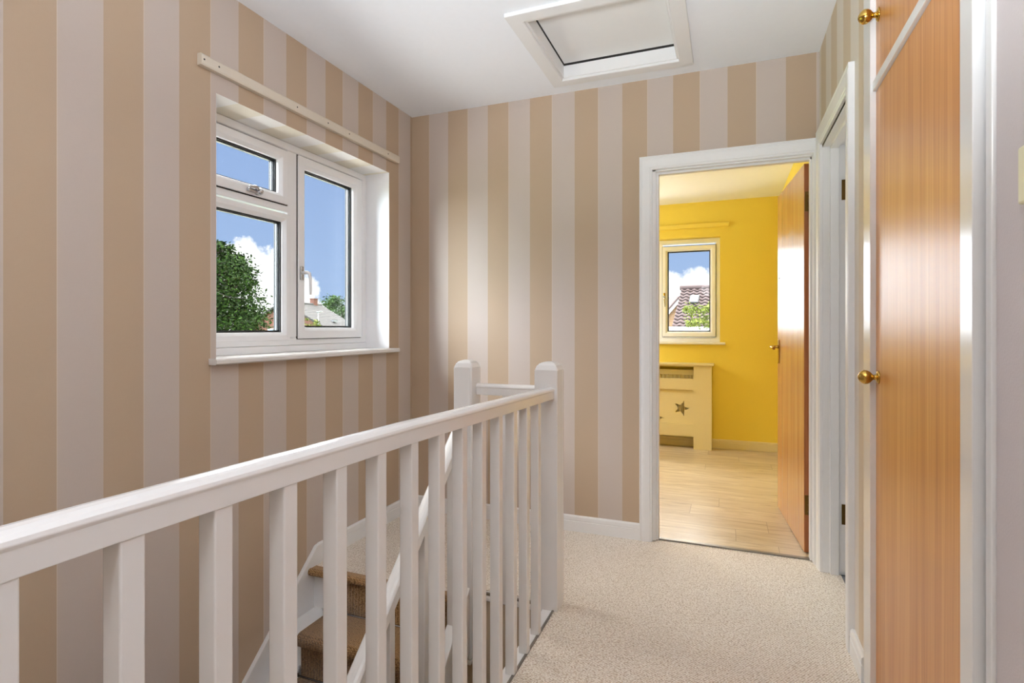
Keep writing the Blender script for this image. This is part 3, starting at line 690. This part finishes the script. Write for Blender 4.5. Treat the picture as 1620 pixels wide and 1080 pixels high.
# ------------------------------------------------------------------ bedroom window, cover, radiator, batten
YW = BY1+.10
fy = lambda a, b, d: (a, d, b)
w3 = empty('window_2', (-.78, YW, 1.0), 'small white framed window in the yellow bedroom wall', 'window', kind='structure')
m = MB(); frame_ring(m, fy, W2X0+.002, W2X1-.001, W2Z0+.012, W2Z1-.002, .044, YW+.07, YW, .010); m.box(-.645, -.600, YW, YW+.07, W2Z0+.05, W2Z1-.04); m.build('frame', M['upvc'], w3, bevel=.003)
cs = sash(-.602, -.101, 1.064, 1.962, .048, .012, 'casement', root=w3, fn=fy, face=YW, sgn=-1)
sash(W2X0+.04, -.642, 1.052, 1.988, .040, .004, 'fixed_light', root=w3, fn=fy, face=YW, sgn=-1)
m = MB(); m.box(-.592, -.574, YW-.026, YW-.012, 1.43, 1.50); m.build('handle_plate', M['brass'], cs, bevel=.003)
m = MB(); m.tube([(-.583, YW-.02, 1.465), (-.583, YW-.055, 1.465), (-.578, YW-.058, 1.44), (-.572, YW-.058, 1.36)], [.008, .008, .007, .006], 12); m.build('handle', M['chrome'], cs)
m = MB(); m.prism([(YW+.01, 1.012), (YW+.01, .990), (BY1, .990), (BY1, 1.012)], W2X0+.001, W2X1-.0005, lambda p, e: (e, p[0], p[1]))
m.prism([(BY1-.0005, 1.012), (BY1-.0005, .990), (BY1-.030, .990), (BY1-.034, .996), (BY1-.034, 1.006), (BY1-.030, 1.012)], W2X0-.04, -.013, lambda p, e: (e, p[0], p[1]))
m.build('window_sill', M['gloss2'], w3)
m = MB(); m.box(-1.60, .02, BY1-.02, BY1-.0005, 2.115, 2.155); m.box(-.062, .022, BY1-.024, BY1-.019, 2.117, 2.153)
tag(m.build('curtain_batten', M['yellow_trim'], origin=(-.8, BY1, 2.115), bevel=.002), 'yellow painted curtain batten above the bedroom window', 'batten')

CX0, CX1, CYF = -1.155, -.131, 5.45
cov = empty('radiator_cover', (-.64, 5.5, .004), 'cream radiator cover with cut-out stars below the yellow bedroom window', 'radiator cover')
def curve_panel(name, outline, holes, y0, th, mat, parent):
    """flat board in the XZ plane with holes, thickness th"""
    cu = bpy.data.curves.new('tmp', 'CURVE'); cu.dimensions = '2D'; cu.fill_mode = 'BOTH'; cu.extrude = th/2
    for loop in [outline]+holes:
        sp = cu.splines.new('POLY'); sp.points.add(len(loop)-1)
        for q, (x, z) in zip(sp.points, loop): q.co = (x, z, 0, 1)
        sp.use_cyclic_u = True
    ob = bpy.data.objects.new('tmp', cu); COL.objects.link(ob)
    dg = bpy.context.evaluated_depsgraph_get(); dg.update()
    me = bpy.data.meshes.new_from_object(ob.evaluated_get(dg)); bpy.data.objects.remove(ob)
    off = parent.location
    me.transform(Matrix.Translation((0, y0, 0)) @ Matrix.Rotation(math.radians(90), 4, 'X')); me.transform(Matrix.Translation(-off)); me.name = name
    me.materials.clear(); me.materials.append(mat)
    for p_ in me.polygons: p_.use_smooth = False
    o = bpy.data.objects.new(name, me); COL.objects.link(o); o.parent = parent; return o
def star(cx, cz, R, r, rot=0): return [(cx+(R if i % 2 == 0 else r)*math.cos(rot+math.pi*i/5), cz+(R if i % 2 == 0 else r)*math.sin(rot+math.pi*i/5)) for i in range(10)]
PX0, PX1 = CX0+.161, CX1-.161
z_ = .004
outline = [(CX0, z_), (PX0, z_), (PX0, .124), (PX1, .124), (PX1, z_), (CX1, z_), (CX1, .795), (CX0, .795)]
curve_panel('front_frame', outline, [[(PX0, .236), (PX1, .236), (PX1, .564), (PX0, .564)], [(PX0, .668), (PX1, .668), (PX1, .782), (PX0, .782)]], CYF+.009, .018, M['cover'], cov)
curve_panel('star_panel', [(PX0-.01, .226), (PX1+.01, .226), (PX1+.01, .574), (PX0-.01, .574)], [star(-.402, .384, .076, .030), star(-.640, .282, .076, .030), star(-.878, .384, .076, .030)], CYF+.0225, .008, M['cover'], cov)
m = MB(); m.box(CX0-.02, CX1+.02, CYF-.02, BY1-.0005, .795, .813); m.build('top_shelf', M['cover'], cov, bevel=.003)
for x in (CX0, CX1-.018): B(x, x+.018, CYF+.0185, BY1-.017, z_, .795).build('side_panel', M['cover'], cov, bevel=.001)
rad = empty('radiator', (-.64, 5.54, .1), 'cream ribbed panel radiator inside the cover with cut-out stars', 'radiator')
m = MB(); pts = []
xs = []; x = -1.10
while x < -.18:
    xs += [(x, 5.530), (x+.012, 5.530), (x+.018, 5.518), (x+.030, 5.518)]; x += .036
top_ = xs+[(xs[-1][0], 5.545), (xs[0][0], 5.545)]
m.prism(top_, .14, .70, lambda p, e: (p[0], p[1], e)); m.box(-1.10, -.185, 5.512, 5.548, .70, .735); m.box(-1.10, -.185, 5.512, 5.548, .105, .14)
m.build('panel', M['radiator'], rad)
for x in (-1.0, -.3): B(x, x+.03, 5.548, 5.5995, .2, .65).build('wall_bracket', M['radiator'], rad)
m = MB(); m.box(-1.10, -.185, 5.507, 5.553, .7355, .750)
m.build('top_grille', M['radiator'], rad, bevel=.002)

# ------------------------------------------------------------------ outside
tag(B(-14, -2.2, -14, 22, -4.0, -3.98).build('ground', M['reflector'], kind='structure'), 'unseen added pale ground bouncing light up beside the house', 'ground')
tag(B(-2.2, 10, 5.9, 13, -4.0, -3.98).build('ground', M['reflector'], kind='structure'), 'unseen added ground paving behind the bedroom', 'ground')
tag(B(-160, 160, -90, 220, -4.2, -4.0).build('ground', M['grass'], kind='structure'), 'grass beyond the houses seen through the windows', 'ground')
def tree(name, base, prof, n, leafsz, mat, label, cat='tree', group=None, trunk=.14, seed=1):
    """prof = [(z, radius)]; leaves sit in clumps spread through the crown, clumps on branches"""
    rnd = random.Random(seed); e = empty(name, base, label, cat, group); base = Vector(base)
    zs = [p[0] for p in prof]; 
    def rad_(z):
        for (a, ra), (b, rb) in zip(prof, prof[1:]):
            if a <= z <= b: return ra+(rb-ra)*(z-a)/(b-a)
        return .01
    clumps = []
    while len(clumps) < max(30, n//90):
        z = rnd.uniform(zs[0], zs[-1]); R = rad_(z); 
        if rnd.random() > (R/max(p[1] for p in prof)): continue
        a = rnd.uniform(0, 6.283); rr = R*math.sqrt(rnd.uniform(.25, 1))*.92; clumps.append((Vector((math.cos(a)*rr, math.sin(a)*rr, z-base.z)), rnd.uniform(.10, .2)*max(.35, R)))
    tr = MB(); H_ = zs[-1]-base.z
    tr.tube([base+Vector((0, 0, H_*q)) for q in (0, .3, .6, .85, .97)], [trunk, trunk*.8, trunk*.5, trunk*.22, trunk*.05], 8)
    for c, r in clumps[::4]: tr.tube([base+Vector((0, 0, max(.1, c.z-c.xy.length*.6))), base+c], [trunk*.2, trunk*.06], 5)
    tr.build('trunk', M['bark'], e)
    m = MB(); vs = []; fs = []
    for i in range(n):
        c, r = clumps[i % len(clumps)]
        p = base+c+Vector((rnd.gauss(0, r), rnd.gauss(0, r), rnd.gauss(0, r*.7)))
        d = Vector((rnd.gauss(0, 1), rnd.gauss(0, 1), rnd.gauss(0, .6))).normalized(); u = d.cross(Vector((rnd.gauss(0, 1), rnd.gauss(0, 1), rnd.gauss(0, 1)))).normalized(); s = leafsz*rnd.uniform(.6, 1.2)
        k = len(vs); vs += [p-d*s, p+u*s*.42, p+d*s, p-u*s*.42]; fs.append([k, k+1, k+2, k+3])
    m.v = vs; m.f = fs; m.mi = [0]*len(fs); m.sm = [False]*len(fs)
    me = bpy.data.meshes.new('foliage'); me.from_pydata([v-base for v in vs], [], fs); me.materials.append(mat)
    o = bpy.data.objects.new('foliage', me); COL.objects.link(o); o.parent = e
    return e
T = 22.0
def pz(v, t): return EYE+(HOR-v)/F*t
c = P(338, 519, T); k = T/F
tree('broadleaf_tree', (c.x, c.y, -4.0), [(-2.4, 1.2), (-1.0, 2.0), (pz(515, T), 2.05), (pz(490, T), 2.15), (pz(469, T), 2.0), (pz(443, T), 1.7), (pz(422, T), 1.45), (pz(403, T), 1.05), (pz(388, T), .6), (pz(378, T), .15)], 36000, .092, M['leaf_dark'],
     'large dark green tree at the left of the landing window view', seed=3, trunk=.2)
T = 62.0; c = P(541, 519, T)
tree('broadleaf_tree', (c.x, c.y, -4.0), [(-1.0, 1.5), (1.5, 2.2), (pz(490, T), 2.3), (pz(476, T), 2.0), (pz(464, T), .8)], 7000, .16, M['leaf_mid'], 'distant mid-green tree behind the right end of the grey roof', seed=5, trunk=.2)
T = 32.0; c = P(489, 519, T)
tree('garden_bush', (c.x, c.y, -4.0), [(-3.0, .4), (-.5, .8), (pz(517, T), .75), (pz(508, T), .5), (pz(502, T), .15)], 3500, .07, M['leaf_lime'], 'yellow-green bush in front of the brick house gable', 'bush', seed=8, trunk=.06)
T = 9.0; c = P(1108, 519, T)
tree('garden_shrub', (c.x, c.y, -4.0), [(-2.0, .5), (.2, .48), (pz(522, T), .40), (pz(505, T), .33), (pz(490, T), .24), (pz(478, T), .10)], 13000, .030, M['leaf_lime'], 'light green shrub in front of the tiled roof outside the bedroom window', 'shrub', seed=9, trunk=.03)

# brick house with the grey roof, seen through the landing window
def gable_house(name, A_, ridge, half, wall_h, wallm, roofm, label, rows, rise, eave=.25):
    """A_ = front end of the ridge, ridge = vector along it"""
    e = empty(name, (A_.x, A_.y, -4.0), label, 'house'); L = ridge.length; u = ridge.normalized(); s = Vector((-u.y, u.x, 0)); s = -s    # s points to the right of the ridge
    ze = A_.z-rise
    q = lambda l, d, z: Vector((A_.x, A_.y, 0))+u*l+s*d+Vector((0, 0, z))
    m = MB(); pts = [(-half, -4), (half, -4), (half, ze), (0, A_.z-.12), (-half, ze)]
    m.prism(pts, .2, L-.2, lambda p, x: q(x, p[0], p[1])); wo = m.build('brick_walls', wallm, e)
    k = rise/half
    for sg in (-1, 1):
        m = MB()
        for r in range(rows):
            d0 = (half+eave)*r/rows; d1 = (half+eave)*(r+1)/rows
            pr_ = [(d0*sg, A_.z-k*d0-.06), (d0*sg, A_.z-k*d0+.03), (d1*sg, A_.z-k*d1+.06), (d1*sg, A_.z-k*d1-.06)]
            m.prism(pr_, 0, L, lambda p, x: q(x, p[0], p[1]))
        m.build('roof_slope', roofm, e)
    m = MB(); m.tube([q(0, 0, A_.z+.03), q(L, 0, A_.z+.03)], .12, 8); m.build('ridge_tiles', roofm, e)
    return e, q, wo
A_ = P(447, 478, 45); R_ = P(508, 483, 51.2); R_.z = A_.z
hs, q, wo = gable_house('brick_house', A_, R_-A_, 5.2, 5, M['red_brick'], M['slate'], 'red brick house with a grey tiled gable roof beyond the landing window', 22, 2.95)
m = MB()
for sg in (-1, 1): m.prism([(0, A_.z+.10), (sg*5.5, A_.z+.10-5.5*.567), (sg*5.5, A_.z-.06-5.5*.567), (0, A_.z-.06)], -.05, .0, lambda p, x: q(x, p[0], p[1]))
m.build('verge_board', M['slate'], hs)
def on_wall(u_, v_): return P(u_, v_, 45.0)
a = P(424, 519.5, 44.9); b = P(436, 519.5, 44.9); u2 = (b-a).normalized(); nrm = Vector((u2.y, -u2.x, 0))
m = MB(); m.prism([(0, .25), ((b-a).length, .25), ((b-a).length, 1.12), (0, 1.12)], -.1, .6, lambda p, x: a.xy.to_3d()+u2*p[0]+Vector((0, 0, p[1]))-nrm*x); f_ = m.build('window_frame', M['ext_white'], hs)
m = MB(); m.prism([(.1, .36), ((b-a).length-.1, .36), ((b-a).length-.1, 1.0), (.1, 1.0)], -.13, -.09, lambda p, x: a.xy.to_3d()+u2*p[0]+Vector((0, 0, p[1]))-nrm*x); m.build('window_glass', M['ext_glass'], f_)
cc = P(496.5, 483, 50.0)
m = MB(); m.box(cc.x-.22, cc.x+.22, cc.y-.25, cc.y+.25, A_.z-.6, pz(473, 50.0)); m.box(cc.x-.26, cc.x+.26, cc.y-.29, cc.y+.29, pz(473, 50.0), pz(472, 50)); m.build('chimney', M['red_brick'], hs)
for uu, vv in ((513, 506), (529, 507)):
    p_ = P(uu, vv, 47.6); m = MB().box(p_.x-.15, p_.x+.15, p_.y-.25, p_.y+.25, p_.z-.1, p_.z+.05); m.build('roof_vent', M['galv'], hs)
# street lamp
p_ = P(503.5, 519, 34); e = empty('street_lamp', (p_.x, p_.y, -4), 'thin pale street lamp standing before the grey roof', 'street lamp')
MB().tube([(p_.x, p_.y, -4), (p_.x, p_.y, pz(494, 34))], [.035, .022], 8).build('pole', M['galv'], e)
m = MB(); d_ = Vector((math.cos(YAW), math.sin(YAW), 0)); t0 = Vector((p_.x, p_.y, pz(494, 34)))
m.tube([t0-d_*.06, t0+d_*.15+Vector((0, 0, .08)), t0+d_*.28+Vector((0, 0, .04))], [.03, .04, .02], 8); m.tube([t0-d_*.12+Vector((0, 0, .02)), t0+Vector((0, 0, .05))], [.02, .03], 8); m.build('lamp_head', M['galv'], e)
# overhead cable
m = MB(); pa = P(300, 432, 18); pb = P(392, 472, 19.5); m.tube([pa+(pb-pa)*(i/8)-Vector((0, 0, .25*math.sin(math.pi*i/8))) for i in range(9)], .007, 6)
oc = m.build('overhead_cable', M['slate'], origin=tuple(pa)); tag(oc, 'thin pale overhead cable crossing in front of the large tree', 'cable')

# tiled roof house beyond the bedroom window
TL = P(1079, 457.5, 16.0); BL = P(1064, 517, 14.5); u = Vector((0, 0, 0)); hd = (BL-TL); hd.z = 0; sd_ = hd.normalized(); u = Vector((-sd_.y, sd_.x, 0))
if u.dot(Vector((math.cos(YAW), math.sin(YAW), 0))) < 0: u = -u
run = hd.length; drop = TL.z-BL.z
hs2 = empty('tiled_house', (TL.x, TL.y, -4), 'house with a steep brown pantiled roof beyond the bedroom window', 'house')
def rp(x, d, h=0): return TL+u*x+sd_*(run*d)+Vector((0, 0, -drop*d))+((u.cross(sd_*run-Vector((0, 0, drop)))).normalized()*(-h if (u.cross(sd_*run-Vector((0, 0, drop)))).z < 0 else h))
m = MB(); vs = []; fs = []; rows, cols, seg = 12, 26, 6; W_ = 4.6
for r in range(rows):
    for e_, (dd, lift) in enumerate((((r)/rows, .0), ((r+1.12)/rows, .035))):
        for ci in range(cols*seg+1):
            x = W_*ci/(cols*seg); ph = 2*math.pi*ci/seg; vs.append(rp(x, dd, lift+.022*math.cos(ph)+.02))
    o0 = 2*r*(cols*seg+1)
    for ci in range(cols*seg): fs.append([o0+ci, o0+ci+1, o0+cols*seg+1+ci+1, o0+cols*seg+1+ci])
m.add(vs, fs, 0, True); o = m.build('roof_slope', M['pantile'], hs2); md = o.modifiers.new('t', 'SOLIDIFY'); md.thickness = .02; md.offset = -1
m = MB(); m.tube([rp(-.05, 0, .05), rp(W_, 0, .05)], .07, 10); m.build('ridge_tiles', M['pantile'], hs2)
back = lambda x, d: TL+u*x-sd_*(run*d)+Vector((0, 0, -drop*d))
m = MB(); m.add([rp(0, 0, -.03), rp(W_, 0, -.03), back(W_, 1), back(0, 1)], [[0, 1, 2, 3]]); o = m.build('roof_slope', M['pantile'], hs2); md = o.modifiers.new('t', 'SOLIDIFY'); md.thickness = .05
m = MB(); f1 = rp(.12, .97, -.05); f2 = rp(W_-.1, .97, -.05); g1 = back(.12, .97); g2 = back(W_-.1, .97); tp1 = rp(.12, .02, -.05); tp2 = rp(W_-.1, .02, -.05)
lo = lambda v: Vector((v.x, v.y, -4))
m.add([lo(f1), f1, tp1, g1, lo(g1), lo(f2), f2, tp2, g2, lo(g2)], [[0, 1, 2, 3, 4], [9, 8, 7, 6, 5], [0, 5, 6, 1], [4, 3, 8, 9], [1, 6, 7, 2], [2, 7, 8, 3]]); m.build('brick_walls', M['buff_brick'], hs2)
m = MB(); m.tube([rp(-.1, 1.04, 0), rp(W_, 1.04, 0)], .05, 8); m.build('gutter', M['ext_white'], hs2)
c0 = rp(.42, .36, .06); m = MB(); ax = u; bx = (sd_*run-Vector((0, 0, drop))).normalized(); nx_ = ax.cross(bx); nx_ = nx_ if nx_.z > 0 else -nx_
def slab(m, c, a, b, h0, h1): m.add([c+ax*sx*a+bx*sy*b+nx_*h for h in (h0, h1) for sx, sy in ((-1, -1), (1, -1), (1, 1), (-1, 1))], [[3, 2, 1, 0], [4, 5, 6, 7], [0, 1, 5, 4], [1, 2, 6, 5], [2, 3, 7, 6], [3, 0, 4, 7]])
slab(m, c0, .13, .20, -.05, .04); rl = m.build('rooflight', M['slate'], hs2)
m = MB(); slab(m, c0, .10, .16, .041, .05); m.build('rooflight_glass', M['ext_glass'], rl)
# neighbouring brick gable with white bargeboards
G = P(1072, 475, 17.8); gl_ = P(1040, 512, 17.8); gr = P(1104, 512, 17.8); u3 = (gr-gl_); u3.z = 0; wd = u3.length; u3.normalize(); n3 = Vector((-u3.y, u3.x, 0))
hs3 = empty('gabled_house', (G.x, G.y, -4), 'buff brick gable with white bargeboards left of the tiled roof', 'house')
zz = lambda s_: G.z-abs(s_)*(G.z-gl_.z)/(wd/2)
m = MB(); h_ = wd/2; m.prism([(-h_, -4), (h_, -4), (h_, zz(h_)), (0, G.z), (-h_, zz(h_))], 0, 3.5, lambda p, x: Vector((G.x, G.y, 0))+u3*p[0]+n3*x+Vector((0, 0, p[1]))); m.build('brick_walls', M['buff_brick'], hs3)
for sg in (-1, 1):
    m = MB(); m.prism([(0, G.z+.08), (sg*(h_+.15), zz(h_+.15)+.08), (sg*(h_+.15), zz(h_+.15)-.09), (0, G.z-.09)], -.12, -.02, lambda p, x: Vector((G.x, G.y, 0))+u3*p[0]+n3*x+Vector((0, 0, p[1]))); m.build('bargeboard', M['ext_white'], hs3)
    m = MB(); m.prism([(0, G.z+.13), (sg*(h_+.2), zz(h_+.2)+.13), (sg*(h_+.2), zz(h_+.2)+.07), (0, G.z+.07)], -.15, 3.6, lambda p, x: Vector((G.x, G.y, 0))+u3*p[0]+n3*x+Vector((0, 0, p[1]))); m.build('roof_slope', M['pantile'], hs3)
# low white wall with flat top in front
a = P(1000, 519, 10.4); b = P(1180, 519, 10.4); u4 = (b-a).normalized(); n4 = Vector((-u4.y, u4.x, 0)); zt = pz(519.5, 10.4); Lw = (b-a).length
gw = empty('garage', (a.x, a.y, -4), 'low pale flat-roofed garage below the tiled roof outside the bedroom window', 'garage')
MB().prism([(0, -4), (Lw, -4), (Lw, zt-.12), (0, zt-.12)], 0, 1.5, lambda p, x: Vector((a.x, a.y, 0))+u4*p[0]+n4*x+Vector((0, 0, p[1]))).build('brick_walls', M['buff_brick'], gw)
MB().prism([(-.1, zt-.12), (Lw+.1, zt-.12), (Lw+.1, zt), (-.1, zt)], -.1, 1.6, lambda p, x: Vector((a.x, a.y, 0))+u4*p[0]+n4*x+Vector((0, 0, p[1]))).build('flat_roof', M['ext_white'], gw)

# unseen pendant behind the camera, added to carry the fill lamp
pe = empty('added_pendant', (-.35, -.55, ZC), 'unseen white pendant added behind the viewpoint to carry the fill lamp', 'lamp', kind='structure')
MB().lathe([(0, .05), (.01, .05), (.02, .03)], (-.35, -.55, ZC-.0005), (0, 0, -1), 20).build('ceiling_rose', M['gloss2'], pe)
MB().tube([(-.35, -.55, ZC-.02), (-.35, -.55, ZC-.38)], .006, 8).build('stem', M['gloss2'], pe)
